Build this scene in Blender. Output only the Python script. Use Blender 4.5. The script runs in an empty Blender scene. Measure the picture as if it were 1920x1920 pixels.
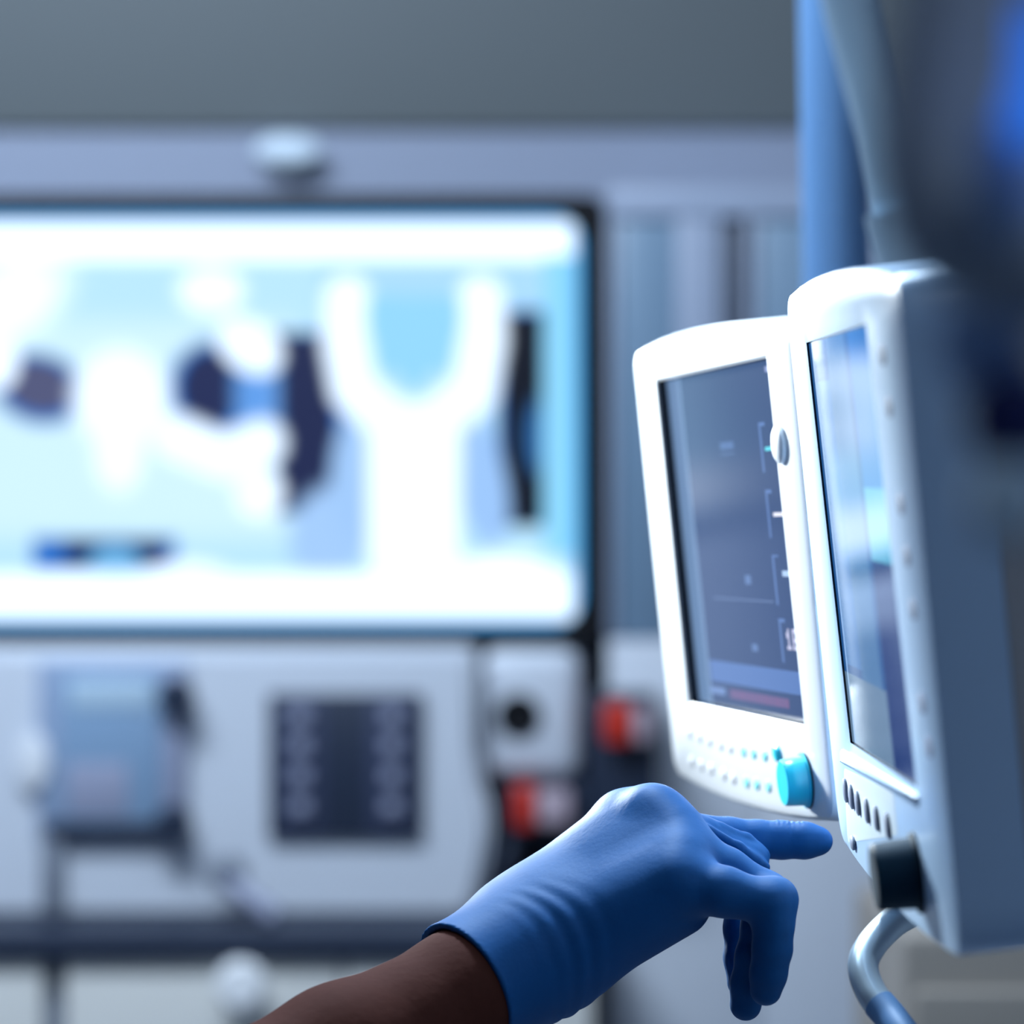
import bpy, bmesh, math, random
import numpy as np
from mathutils import Vector, Matrix

random.seed(4)
S = bpy.context.scene
C = S.collection

# ------------------------------------------------------------------ camera
F = 6700.0            # focal length in pixels of a 1920 px wide frame
CZ = 1.40             # camera height
cam_d = bpy.data.cameras.new('camera')
cam_d.sensor_width = 36.0
cam_d.lens = 36.0 * F / 1920.0
cam_d.clip_start = 0.05
cam_d.dof.use_dof = True
cam_d.dof.focus_distance = 1.67
cam_d.dof.aperture_fstop = 5.6
cam_d.dof.aperture_blades = 0
cam = bpy.data.objects.new('camera', cam_d)
C.objects.link(cam)
cam.location = (0, 0, CZ)
cam.rotation_euler = (math.pi / 2, 0, 0)
S.camera = cam

# ------------------------------------------------------------------ world, lights, exposure
S.view_settings.view_transform = 'Standard'
S.view_settings.look = 'None'
S.view_settings.exposure = 0.0
S.view_settings.gamma = 1.0
S.view_settings.use_curve_mapping = False
S.cycles.use_denoising = True
w = bpy.data.worlds.new('world')
S.world = w
w.use_nodes = True
w.node_tree.nodes['Background'].inputs[0].default_value = (0.35, 0.5, 0.8, 1)
w.node_tree.nodes['Background'].inputs[1].default_value = 0.12


def area(name, loc, target, size, power, col, spread=180):
    l = bpy.data.lights.new(name, 'AREA')
    l.shape = 'RECTANGLE'
    l.size, l.size_y = size
    l.energy = power
    l.color = col
    l.spread = math.radians(spread)
    o = bpy.data.objects.new(name, l)
    C.objects.link(o)
    o.location = loc
    o.rotation_euler = (Vector(target) - Vector(loc)).to_track_quat('-Z', 'Y').to_euler()
    return o


# ceiling troffers over the far counter and over the room, then two added fills
area('ceiling_or_fill_light', (-0.9, 3.5, 2.9), (-0.75, 4.7, 0.8), (1.2, 0.5), 76, (0.72, 0.85, 1.0))
area('ceiling_or_fill_light', (0.7, 3.4, 2.9), (0.6, 4.5, 0.8), (0.6, 0.6), 6, (0.70, 0.84, 1.0))
area('ceiling_or_fill_light', (-0.7, 2.0, 2.9), (-0.5, 2.0, 0.0), (0.9, 0.6), 9, (0.6, 0.8, 1.0))
area('ceiling_or_fill_light', (0.6, -0.3, 2.9), (0.4, 1.2, 0.9), (1.2, 0.6), 12, (0.68, 0.83, 1.0))  # fill added behind the camera for the surfaces facing it
area('ceiling_or_fill_light', (-0.15, 2.55, 2.9), (0.2, 2.05, 1.4), (0.3, 0.3), 20, (0.6, 0.8, 1.0), 95)  # added to brighten the blue column and the monitor tops
# examination spotlight outside the frame on the left, aimed at the tilted monitor
sl = bpy.data.lights.new('exam_spotlight', 'SPOT')
sl.energy = 400
sl.color = (0.88, 0.97, 1.0)
sl.spot_size = math.radians(29)
sl.spot_blend = 1.0
sl.shadow_soft_size = 0.09
so = bpy.data.objects.new('exam_spotlight', sl)
C.objects.link(so)
so.location = (-0.50, 2.80, 1.70)
so.rotation_euler = (Vector((0.10, 1.95, 1.43)) - Vector(so.location)).to_track_quat('-Z', 'Y').to_euler()


# ------------------------------------------------------------------ helpers
def lin(r, g, b):
    f = lambda c: (c / 255 / 12.92) if c <= 10 else ((c / 255 + 0.055) / 1.055) ** 2.4
    return (f(r), f(g), f(b), 1.0)


def at(px, py, Y):
    """the point of the room that photograph pixel (px, py) shows at distance Y"""
    return Vector(((px - 960) / F * Y, Y, CZ - (py - 960) / F * Y))


def mat(name, col, rough=0.5, metal=0.0, spec=0.5, bump=0.0, bscale=60, emit=None, estr=0.0, var=0.0, coat=0.0):
    m = bpy.data.materials.new(name)
    m.use_nodes = True
    nt = m.node_tree
    b = nt.nodes['Principled BSDF']
    b.inputs['Base Color'].default_value = col
    b.inputs['Roughness'].default_value = rough
    b.inputs['Metallic'].default_value = metal
    b.inputs['Specular IOR Level'].default_value = spec
    b.inputs['Coat Weight'].default_value = coat
    if emit:
        b.inputs['Emission Color'].default_value = emit
        b.inputs['Emission Strength'].default_value = estr
    if bump or var:
        tc = nt.nodes.new('ShaderNodeTexCoord')
        n = nt.nodes.new('ShaderNodeTexNoise')
        n.inputs['Scale'].default_value = bscale
        n.inputs['Detail'].default_value = 4
        nt.links.new(tc.outputs['Object'], n.inputs['Vector'])
        if bump:
            bp = nt.nodes.new('ShaderNodeBump')
            bp.inputs['Strength'].default_value = bump
            bp.inputs['Distance'].default_value = 0.002
            nt.links.new(n.outputs['Fac'], bp.inputs['Height'])
            nt.links.new(bp.outputs['Normal'], b.inputs['Normal'])
        if var:
            mx = nt.nodes.new('ShaderNodeMixRGB')
            mx.blend_type = 'MULTIPLY'
            mx.inputs[1].default_value = col
            rp = nt.nodes.new('ShaderNodeValToRGB')
            rp.color_ramp.elements[0].color = (1 - var, 1 - var, 1 - var, 1)
            rp.color_ramp.elements[1].color = (1, 1, 1, 1)
            nt.links.new(n.outputs['Fac'], rp.inputs['Fac'])
            nt.links.new(rp.outputs['Color'], mx.inputs[2])
            mx.inputs[0].default_value = 1
            nt.links.new(mx.outputs[0], b.inputs['Base Color'])
    return m


def picture_mat(name, strength, rough, spec=0.5):
    """a lit screen: the picture is a colour attribute of the screen's own mesh"""
    m = bpy.data.materials.new(name)
    m.use_nodes = True
    nt = m.node_tree
    b = nt.nodes['Principled BSDF']
    b.inputs['Base Color'].default_value = (0.004, 0.005, 0.008, 1)
    b.inputs['Roughness'].default_value = rough
    b.inputs['Specular IOR Level'].default_value = spec
    a = nt.nodes.new('ShaderNodeAttribute')
    a.attribute_name = 'picture'
    nt.links.new(a.outputs['Color'], b.inputs['Emission Color'])
    b.inputs['Emission Strength'].default_value = strength
    return m


def finish(bm, sharp=35):
    bmesh.ops.recalc_face_normals(bm, faces=bm.faces[:])
    lim = math.radians(sharp)
    for f in bm.faces:
        f.smooth = True
    for e in bm.edges:
        if len(e.link_faces) == 2:
            e.smooth = e.calc_face_angle(0) < lim


def obj(name, bm, material, parent=None, sharp=35, fin=True):
    if fin:
        finish(bm, sharp)
    me = bpy.data.meshes.new(name)
    bm.to_mesh(me)
    bm.free()
    me.materials.append(material)
    o = bpy.data.objects.new(name, me)
    C.objects.link(o)
    if parent is not None:
        o.parent = parent
    return o


def thing(name, label, cat, loc=(0, 0, 0), group=None):
    o = bpy.data.objects.new(name, None)
    o.empty_display_size = 0.05
    C.objects.link(o)
    o.location = loc
    o['label'] = label
    o['category'] = cat
    if group:
        o['group'] = group
    return o


def struct(o):
    o['kind'] = 'structure'
    return o


def box(x0, x1, y0, y1, z0, z1, bevel=0.0, seg=2, bm=None):
    own = bm is None
    b = bmesh.new()
    bmesh.ops.create_cube(b, size=1)
    for v in b.verts:
        v.co = Vector((x0 + (v.co.x + .5) * (x1 - x0), y0 + (v.co.y + .5) * (y1 - y0), z0 + (v.co.z + .5) * (z1 - z0)))
    if bevel:
        bmesh.ops.bevel(b, geom=b.edges[:], offset=bevel, segments=seg, affect='EDGES', profile=0.5)
    if own:
        return b
    me = bpy.data.meshes.new('t')
    b.to_mesh(me)
    b.free()
    bm.from_mesh(me)
    bpy.data.meshes.remove(me)
    return bm


def tube(pts, radii, n=16, bm=None, cap=True, flat=None):
    """a round tube along points; radii one number or one per point"""
    bm = bm or bmesh.new()
    pts = [Vector(p) for p in pts]
    if not isinstance(radii, (list, tuple)):
        radii = [radii] * len(pts)
    rings = []
    up = None
    for i, p in enumerate(pts):
        d = (pts[min(i + 1, len(pts) - 1)] - pts[max(i - 1, 0)]).normalized()
        if up is None:
            up = d.orthogonal().normalized()
        up = (up - d * up.dot(d)).normalized()
        s = d.cross(up)
        ring = []
        for k in range(n):
            a = 2 * math.pi * k / n
            ring.append(bm.verts.new(p + (up * math.cos(a) + s * math.sin(a)) * radii[i]))
        rings.append(ring)
    for a, b in zip(rings, rings[1:]):
        for k in range(n):
            bm.faces.new((a[k], a[(k + 1) % n], b[(k + 1) % n], b[k]))
    if cap:
        bm.faces.new(rings[0][::-1])
        bm.faces.new(rings[-1])
    return bm


def spline(pts, n=8):
    pts = [Vector(p) for p in pts]
    P = [pts[0]] + pts + [pts[-1]]
    out = []
    for i in range(1, len(P) - 2):
        p0, p1, p2, p3 = P[i - 1:i + 3]
        for k in range(n):
            t = k / n
            out.append(0.5 * (2 * p1 + (p2 - p0) * t + (2 * p0 - 5 * p1 + 4 * p2 - p3) * t * t + (3 * p1 - p0 - 3 * p2 + p3) * t ** 3))
    out.append(pts[-1])
    return out


def lathe(profile, n=32, bm=None, M=None):
    """profile of (radius, height) spun about local -Y (towards the viewer of a panel)"""
    bm = bm or bmesh.new()
    M = M or Matrix.Identity(4)
    rings = []
    for r, h in profile:
        rings.append([bm.verts.new(M @ Vector((r * math.cos(2 * math.pi * k / n), -h, r * math.sin(2 * math.pi * k / n)))) for k in range(n)])
    for a, b in zip(rings, rings[1:]):
        for k in range(n):
            bm.faces.new((a[k], a[(k + 1) % n], b[(k + 1) % n], b[k]))
    bm.faces.new(rings[0][::-1])
    bm.faces.new(rings[-1])
    return bm


def outline(tl, tr, br, bl, rad=0.0, bow=0.0, K=16, bias=0.0):
    """closed outline of 4*K points: straight-sided quad, rounded corners, top and bottom bowed outwards"""
    cs = [Vector((p[0], p[1])) for p in (tl, tr, br, bl)]
    pts = []
    na = 4
    for s in range(4):
        a, b = cs[s], cs[(s + 1) % 4]
        prev, nxt = cs[(s - 1) % 4], cs[(s + 2) % 4]
        d = (b - a).normalized()
        L = (b - a).length

        def arc(c, d0, d1, t):            # quarter turn from c-d0*rad to c+d1*rad
            p0, p2 = c - d0 * rad, c + d1 * rad
            return p0 * (1 - t) ** 2 + c * 2 * t * (1 - t) + p2 * t * t
        dp = (a - prev).normalized()
        dn = (nxt - b).normalized()
        for k in range(K):
            if rad and k < na:
                pts.append(arc(a, dp, d, 0.5 + 0.5 * k / na))
            elif rad and k > K - na:
                pts.append(arc(b, d, dn, 0.5 * (k - (K - na)) / na))
            else:
                t = (k - na) / (K - 2 * na) if rad else k / K
                pts.append(a + d * (rad + t * (L - 2 * rad)))
    if bow:
        umin = min(p.x for p in pts)
        umax = max(p.x for p in pts)
        vmin = min(p.y for p in pts)
        vmax = max(p.y for p in pts)
        for p in pts:
            t = (p.x - umin) / (umax - umin) * 2 - 1
            q = (p.y - vmin) / (vmax - vmin) * 2 - 1
            p.y += bow * (1 - abs(t - bias * (1 - t * t)) ** 2.3) * q
    return pts


def inset(pts, d):
    n = len(pts)
    out = []
    for i in range(n):
        a, b = pts[(i - 1) % n], pts[(i + 1) % n]
        t = (b - a).normalized()
        out.append(pts[i] + Vector((t.y, -t.x)) * d)
    return out


def loops(bm, rings, close_first=False, close_last=False):
    """rings of (points2d, depth): skin between them in local x, y(depth), z"""
    vs = []
    for pts, dep in rings:
        vs.append([bm.verts.new((p.x, dep, p.y)) for p in pts])
    for a, b in zip(vs, vs[1:]):
        n = len(a)
        for k in range(n):
            bm.faces.new((a[k], a[(k + 1) % n], b[(k + 1) % n], b[k]))
    if close_first:
        bm.faces.new(vs[0])
    if close_last:
        bm.faces.new(vs[-1])
    return bm


def grid_picture(name, nx, ny, fn, x0, x1, z0, z1, material, parent=None, y=0.0):
    """flat screen whose picture comes from fn(s, t) -> rgb array, s to the right, t up, one colour per cell"""
    xs = np.linspace(x0, x1, nx + 1)
    zs = np.linspace(z0, z1, ny + 1)
    X, Z = np.meshgrid(xs, zs)
    co = np.stack([X.ravel(), np.full(X.size, y), Z.ravel()], 1)
    i = np.arange(nx)[None, :] + (np.arange(ny) * (nx + 1))[:, None]
    i = i.ravel()
    faces = np.stack([i, i + 1, i + nx + 2, i + nx + 1], 1)
    me = bpy.data.meshes.new(name)
    me.from_pydata(co.tolist(), [], faces.tolist())
    xc = (xs[1:] + xs[:-1]) / 2
    zc = (zs[1:] + zs[:-1]) / 2
    XX, ZZ = np.meshgrid(xc, zc)
    col = fn(XX, ZZ)                                    # ny, nx, 3
    col = np.concatenate([col, np.ones(col.shape[:2] + (1,))], 2).reshape(-1, 4)
    at_ = me.attributes.new('picture', 'FLOAT_COLOR', 'CORNER')
    at_.data.foreach_set('color', np.repeat(col, 4, 0).astype(np.float32).ravel())
    me.materials.append(material)
    o = bpy.data.objects.new(name, me)
    C.objects.link(o)
    if parent is not None:
        o.parent = parent
    return o


# ------------------------------------------------------------------ materials
M = {}
M['wall'] = mat('wall_paint', lin(140, 150, 172), 0.6, bump=0.1, bscale=120)
M['dark_wall'] = mat('dark_soffit_paint', lin(94, 102, 106), 0.6)
M['floor'] = mat('vinyl_floor', lin(120, 128, 140), 0.4, var=0.15, bscale=8)
M['ceil'] = mat('ceiling_paint', lin(190, 195, 205), 0.8)
M['side'] = mat('side_wall_paint', lin(120, 132, 155), 0.7)
M['black'] = mat('black_plastic', lin(12, 14, 20), 0.6, spec=0.2)
M['navy'] = mat('dark_navy_plastic', lin(38, 48, 68), 0.4)
M['grey'] = mat('grey_plastic', lin(120, 128, 142), 0.45)
M['white_tinted'] = mat('reflection_tinted_plastic', lin(178, 208, 240), 0.3, spec=0.6)  # white plastic tinted with the wall screen's blue reflection
M['side_key'] = mat('blue_grey_key_rubber', lin(84, 104, 146), 0.6)
M['white'] = mat('white_plastic', lin(226, 230, 236), 0.3, bump=0.04, bscale=900)
M['console'] = mat('white_console_plastic', lin(206, 213, 224), 0.4)
M['console_side'] = mat('pale_blue_console_plastic', lin(142, 160, 188), 0.4)
M['shell'] = mat('grey_back_shell_plastic', lin(168, 170, 176), 0.5, bump=0.05, bscale=700)
M['cabinet'] = mat('cabinet_laminate', lin(146, 158, 180), 0.45)
M['cabinet_door'] = mat('blue_grey_cabinet_door', lin(112, 138, 162), 0.35)
M['beige'] = mat('beige_laminate', lin(212, 212, 208), 0.5)
M['tan'] = mat('tan_cart_plastic', lin(150, 142, 134), 0.5)
M['glass_blue'] = mat('pale_blue_screen_glass', lin(132, 160, 190), 0.25)
M['red'] = mat('red_plastic', lin(205, 48, 30), 0.4)
M['pink'] = mat('pale_pink_plastic', lin(186, 168, 180), 0.4)
M['outlet'] = mat('grey_outlet_plastic', lin(148, 154, 178), 0.4)
M['strip'] = mat('slate_strip_plastic', lin(56, 64, 90), 0.4)
M['turq'] = mat('turquoise_plastic', lin(40, 205, 228), 0.3)
M['turq_soft'] = mat('turquoise_button_rubber', lin(120, 222, 232), 0.5)
M['greybtn'] = mat('pale_grey_button_rubber', lin(200, 202, 208), 0.5)
M['teal_shade_flange'] = mat('shaded_dial_flange_teal', lin(6, 44, 62), 0.6, spec=0.2)  # near dial's turquoise painted dark for shade; also a dial flange
M['slot'] = mat('slate_button_rubber', lin(110, 122, 146), 0.5)
M['panel'] = mat('lit_panel_part', lin(214, 228, 236), 0.3)
M['steel'] = mat('polished_steel', lin(220, 234, 242), 0.3, metal=0.5)
M['blue_tube'] = mat('blue_painted_steel', lin(116, 158, 206), 0.5)
M['pale_tube'] = mat('pale_painted_steel', lin(176, 200, 218), 0.35)
M['arm'] = mat('dark_arm_plastic', lin(166, 176, 190), 0.6)
M['arm_joint'] = mat('slate_arm_cover', lin(176, 206, 246), 0.5)
M['bright_blue'] = mat('glowing_blue_part', lin(40, 110, 215), 0.35, emit=lin(40, 110, 225), estr=0.9)  # emission added to brighten this blue part
M['navy_knob'] = mat('navy_knob_plastic', lin(14, 26, 86), 0.4)
M['bright_white'] = mat('bright_white_gloss', lin(246, 248, 250), 0.15)
M['lamp'] = mat('lamp_diffuser', lin(190, 206, 220), 0.5, emit=lin(178, 205, 230), estr=0.16)
M['gloss_black'] = mat('glossy_black_frame', lin(10, 16, 30), 0.2)

# ------------------------------------------------------------------ room shell
PX = 5.0 / F          # metres per photograph pixel on the far wall side
YB = 5.30
X0, X1, Y0, Y1, H = -2.6, 2.4, -1.2, YB, 3.0


def plate(name, x0, x1, y0, y1, z0, z1, m):
    return struct(obj(name, box(x0, x1, y0, y1, z0, z1), m))


plate('floor', X0, X1, Y0, Y1, -0.1, 0, M['floor'])
plate('ceiling', X0, X1, Y0, Y1, H, H + 0.1, M['ceil'])
plate('wall_back', X0 - .1, X1 + .1, YB, YB + 0.1, 0, H, M['wall'])
plate('wall_left', X0 - .1, X0, Y0, Y1, 0, H, M['side'])
plate('wall_right', X1, X1 + .1, Y0, Y1, 0, H, M['side'])
plate('wall_front', X0 - .1, X1 + .1, Y0 - .1, Y0, 0, H, M['side'])
plate('baseboard_back', X0, X1, YB - 0.015, YB, 0, 0.1, M['grey'])
zs = CZ - (238 - 960) / F * 5.285
struct(obj('trim_1', box(X0, X1, 5.285, YB, zs, H, 0.004), M['dark_wall']))          # soffit over the counter wall

# small round lamp under the soffit
lt = thing('wall_lamp', 'small round pale lamp under the dark soffit, above the big screen', 'lamp', at(540, 283, 5.255))
obj('lamp_base', lathe([(0.02, -0.045), (0.028, -0.045), (0.028, -0.02), (0.02, -0.015)], 24), M['grey'], lt)
bm = lathe([(0.02, -0.02), (0.045, -0.012), (0.05, 0.0), (0.04, 0.012), (0.015, 0.018)], 28)
for v in bm.verts:
    v.co.z *= 0.5
obj('diffuser', bm, M['lamp'], lt)

# ------------------------------------------------------------------ large wall screen
YT = 5.0
tv_x1, tv_x0 = (1138 - 960) * PX, (1138 - 960) * PX - 1.40  # extended left out of view to reflect brightly in the near monitor
tv_z1, tv_z0 = CZ - (364 - 960) * PX, CZ - (1208 - 960) * PX
sx1 = (1089 - 960) * PX
sz1, sz0 = CZ - (403 - 960) * PX, CZ - (1174 - 960) * PX
sx0 = tv_x0 + (tv_x1 - sx1)
tvc = ((tv_x0 + tv_x1) / 2, YT, (tv_z0 + tv_z1) / 2)
tv = thing('wall_screen', 'large black framed wall screen glowing with a blue-white scan picture', 'screen', tvc)
r2 = lambda x0, x1, z0, z1, rad: outline((x0 - tvc[0], z1 - tvc[2]), (x1 - tvc[0], z1 - tvc[2]), (x1 - tvc[0], z0 - tvc[2]), (x0 - tvc[0], z0 - tvc[2]), rad)
o1 = r2(tv_x0, tv_x1, tv_z0, tv_z1, 0.03)
i1 = r2(sx0, sx1, sz0, sz1, 0.045)
bm = loops(bmesh.new(), [(i1, 0.006), (i1, 0.0), (inset(o1, 0.004), 0.0), (o1, 0.004), (o1, 0.03)])
obj('frame', bm, M['black'], tv)
bm = loops(bmesh.new(), [(o1, 0.03), (inset(o1, 0.05), 0.06)], True, True)
obj('back_cover', bm, M['black'], tv)
obj('wall_bracket', box(-0.2, 0.2, 0.06, 0.30, -0.15, 0.15), M['black'], tv)

# picture: soft light shapes over dark cavities, in photograph pixels of the screen
sst = lambda e0, e1, x: np.clip((x - e0) / (e1 - e0), 0, 1) ** 2 * (3 - 2 * np.clip((x - e0) / (e1 - e0), 0, 1))


def seg(X, Y, pts, r, soft=14):
    d = np.full(X.shape, 1e9)
    for (ax, ay), (bx, by) in zip(pts, pts[1:]):
        t = np.clip(((X - ax) * (bx - ax) + (Y - ay) * (by - ay)) / max((bx - ax) ** 2 + (by - ay) ** 2, 1e-6), 0, 1)
        d = np.minimum(d, np.hypot(X - ax - t * (bx - ax), Y - ay - t * (by - ay)))
    return 1 - sst(r - soft, r + soft, d)


def ell(X, Y, cx, cy, rx, ry, rot=0, soft=0.18):
    a = math.radians(rot)
    u = (X - cx) * math.cos(a) + (Y - cy) * math.sin(a)
    v = -(X - cx) * math.sin(a) + (Y - cy) * math.cos(a)
    return 1 - sst(1 - soft, 1 + soft, np.hypot(u / rx, v / ry))


def rec(X, Y, x0, x1, y0, y1, s=8):
    return sst(x0 - s, x0 + s, X) * (1 - sst(x1 - s, x1 + s, X)) * sst(y0 - s, y0 + s, Y) * (1 - sst(y1 - s, y1 + s, Y))


WHITE = np.array([1.02, 1.22, 1.45])
PALE = np.array([0.50, 0.82, 1.05])
CYAN = np.array([0.30, 0.70, 1.02])
SKY = np.array([0.2, 0.6, 1.05])
BLUE = np.array([0.015, 0.16, 0.62])
DARK = np.array([0.012, 0.018, 0.075])
INK = np.array([0.0003, 0.0003, 0.006])
SLATE = np.array([0.085, 0.095, 0.2])


def tv_picture(XX, ZZ):
    X = (XX + tvc[0]) / PX + 960
    Y = 960 - (ZZ + tvc[2] - CZ) / PX
    out = np.tile(PALE, X.shape + (1,)).astype(float)

    def put(mask, col):
        m = mask[..., None]
        out[:] = out * (1 - m) + col * m
    # picture field
    put(rec(X, Y, -400, 560, 600, 1010, 40), np.array([0.66, 0.93, 1.06]))
    put(rec(X, Y, 600, 1020, 480, 640, 20), np.array([0.42, 0.74, 1.04]))
    # dark cavities with blue fringes
    put(ell(X, Y, 72, 728, 88, 66, 15, 0.2), BLUE)
    put(ell(X, Y, 72, 725, 72, 52, 15, 0.15), SLATE)
    put(ell(X, Y, 400, 730, 85, 92, 0, 0.2), BLUE)
    put(ell(X, Y, 395, 728, 62, 76, 0, 0.15), DARK * 1.2)
    put(rec(X, Y, 515, 650, 622, 965, 10), BLUE)
    put(rec(X, Y, 518, 628, 626, 962, 6), DARK)
    put(ell(X, Y, 600, 830, 34, 90, 0, 0.2), DARK)
    put(rec(X, Y, 930, 1024, 580, 985, 10), BLUE)
    put(rec(X, Y, 940, 1030, 586, 986, 5), INK)
    put(ell(X, Y, 1008, 820, 20, 66, 0, 0.4), np.array([0.02, 0.14, 0.4]))
    put(rec(X, Y, 60, 330, 1008, 1068, 10), BLUE)
    put(rec(X, Y, 120, 310, 1014, 1060, 10), DARK)
    put(ell(X, Y, 215, 1055, 48, 34, 0, 0.3), SKY * 0.8)
    # soft tissue halves beside the column
    put(ell(X, Y, 620, 1000, 75, 95, 25, 0.25), np.array([0.38, 0.62, 1.0]))
    put(ell(X, Y, 665, 900, 45, 120, 0, 0.2), np.array([0.36, 0.60, 0.98]))
    put(ell(X, Y, 900, 900, 48, 130, -12, 0.2), np.array([0.34, 0.58, 0.98]))
    put(rec(X, Y, 440, 520, 690, 800, 16), np.array([0.12, 0.35, 0.85]))
    # bright forked column
    put(rec(X, Y, 686, 872, 560, 700, 14), CYAN)
    for sgn in (-1, 1):
        cx = 776
        arm = [(cx + sgn * 125, 560), (cx + sgn * 128, 640), (cx + sgn * 112, 730), (cx + sgn * 45, 790), (cx + sgn * 42, 1040)]
        put(seg(X, Y, arm, 44, 12), WHITE)
    wv = np.clip((745 - Y) / 1.45, 0, 88)
    put((1 - sst(-10, 10, np.abs(X - 776) - wv)) * sst(540, 570, Y), CYAN)
    put(seg(X, Y, [(776, 820), (776, 1060)], 70, 16), WHITE)
    # bright blobs at left
    put(ell(X, Y, 20, 560, 110, 70, -30, 0.5), WHITE)
    put(ell(X, Y, 395, 545, 62, 44, 0, 0.3), WHITE)
    put(ell(X, Y, 468, 648, 66, 48, 35, 0.18), WHITE)
    put(ell(X, Y, 225, 745, 88, 92, 0, 0.25), WHITE)
    put(ell(X, Y, 222, 850, 45, 70, 0, 0.4), WHITE)
    put(seg(X, Y, [(330, 820), (420, 858), (490, 830)], 44, 14), WHITE)
    put(ell(X, Y, 485, 925, 45, 48, 0, 0.3), WHITE)
    put(ell(X, Y, -5, 675, 38, 55, 0, 0.2), WHITE)
    # bright surround and side strip
    put(rec(X, Y, -900, 1100, 300, 488, 10), WHITE * 1.1)
    put(rec(X, Y, 1019, 1200, 480, 1040, 5), np.array([0.28, 0.72, 1.05]))
    put(rec(X, Y, -900, 1200, 1075, 1300, 12), WHITE * 1.1)
    put(ell(X, Y, 940, 1085, 110, 45, 0, 0.4), WHITE * 1.1)
    put(ell(X, Y, 350, 1080, 75, 28, 0, 0.4), WHITE)
    edge = np.minimum(np.minimum(X - (tv_x0 / PX + 960) - 42, 1089 - X), np.minimum(Y - 403, 1174 - Y))
    put(1 - sst(6, 22, edge), np.array([0.05, 0.42, 0.95]))
    return out


M['tv'] = picture_mat('lit_wall_screen', 1.0, 0.3)
grid_picture('display', 390, 200, tv_picture, sx0 - tvc[0] - .005, sx1 - tvc[0] + .005, sz0 - tvc[2] - .005, sz1 - tvc[2] + .005, M['tv'], tv, 0.005)

# ------------------------------------------------------------------ far wall furniture, built at its own distance
def wx(px, Y):
    return (px - 960) / F * Y


def wz(py, Y):
    return CZ - (py - 960) / F * Y


def local(o, bm):
    """move a mesh given in room coordinates into the space of its thing"""
    for v in bm.verts:
        v.co -= Vector(o.location)
    return bm


def wbox(o, name, px0, px1, py0, py1, y0, y1, m, bevel=0.003, parent=None):
    b = box(wx(px0, y0), wx(px1, y0), y0, y1, wz(py1, y0), wz(py0, y0), bevel)
    return obj(name, local(o, b), m, parent or o)


# tall storage cabinet right of the wall screen
cab = thing('storage_cabinet', 'tall pale storage cabinet with blue-grey doors right of the big screen', 'cabinet', (wx(1480, 5), 5.0, 0))
ya, yb = 5.0, 5.28
wbox(cab, 'carcass', 1140, 1900, 352, 2600, ya + 0.02, yb, M['cabinet'])
wbox(cab, 'top_rail', 1140, 1900, 352, 408, ya, ya + 0.02, M['cabinet'])
for a, b in ((1140, 1156), (1268, 1352), (1402, 1420), (1640, 1700)):
    wbox(cab, 'stile', a, b, 409, 1196, ya, ya + 0.02, M['cabinet'])
for a, b in ((1157, 1267), (1421, 1639)):
    wbox(cab, 'door', a, b, 410, 1196, ya + 0.008, ya + 0.02, M['cabinet_door'])
wbox(cab, 'shadow_gap', 1370, 1400, 410, 1196, ya + 0.012, ya + 0.02, M['navy'])
wbox(cab, 'lower_panel', 1140, 1420, 1200, 2600, ya, ya + 0.02, M['console'])
wbox(cab, 'lower_panel', 1423, 1700, 1200, 2600, ya, ya + 0.02, M['console'])
wbox(cab, 'handle', 1436, 1448, 900, 1100, ya - 0.012, ya + 0.01, M['steel'])

# counter and lower cabinets
ct = thing('base_cabinet', 'pale base cabinets under the dark counter edge, bottom left', 'cabinet', (wx(500, 4.75), 4.75, 0))
yc = 4.72
wbox(ct, 'carcass', -1500, 1120, 1798, 2750, yc + 0.03, 5.28, M['navy'])
for a, b in ((-420, -130), (-125, 80), (122, 640), (646, 1110)):
    wbox(ct, 'door', a, b, 1799, 2750, yc, yc + 0.028, M['beige'], 0.004)
k = wbox(ct, 'filler_strip', 82, 120, 1799, 2750, yc + 0.02, yc + 0.028, M['grey'])
kn = obj('knob', local(ct, lathe([(0.008, -0.004), (0.008, 0.012), (0.026, 0.018), (0.034, 0.03), (0.026, 0.042), (0.008, 0.042)], 24, None, Matrix.Translation(Vector((wx(455, yc), yc, wz(1842, yc)))))), M['bright_white'], ct)
kn['label'] = 'white round knob'
top = thing('worktop', 'dark navy worktop edge running under the console, lower left', 'worktop', (wx(300, 4.68), 4.68, wz(1780, 4.68)))
b = box(wx(-1500, 4.705), wx(1140, 4.705), 4.705, 5.29, wz(1798, 4.72) + .001, wz(1752, 4.68), 0.004)
obj('slab', local(top, b), M['navy'], top)

ZT = wz(1752, 4.68)
# white equipment console standing on the worktop
ye = 4.86
con = thing('equipment_console', 'wide white equipment console with rounded right end, under the big screen', 'console', (wx(400, ye), ye, ZT))
prof = []
for px, py in [(-700, 1216), (880, 1216)]:
    prof.append((px, py))
right = [(890, 1225), (892, 1300), (895, 1400), (905, 1470), (918, 1510), (922, 1560), (912, 1620), (895, 1690)]
for p in right:
    prof.append(p)
zb_px = 960 - (ZT - CZ) / ye * F
prof += [(880, zb_px), (-700, zb_px)]
bm = bmesh.new()
fr = [bm.verts.new((wx(p[0], ye), ye, wz(p[1], ye))) for p in prof]
f = bm.faces.new(fr)
ex = bmesh.ops.extrude_face_region(bm, geom=[f])
for v in ex['geom']:
    if isinstance(v, bmesh.types.BMVert):
        v.co.y += 0.14
bmesh.ops.bevel(bm, geom=[e for e in bm.edges if abs(e.verts[0].co.y - e.verts[1].co.y) < 1e-5 and e.verts[0].co.y < ye + 1e-4], offset=0.012, segments=3, affect='EDGES')
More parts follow.
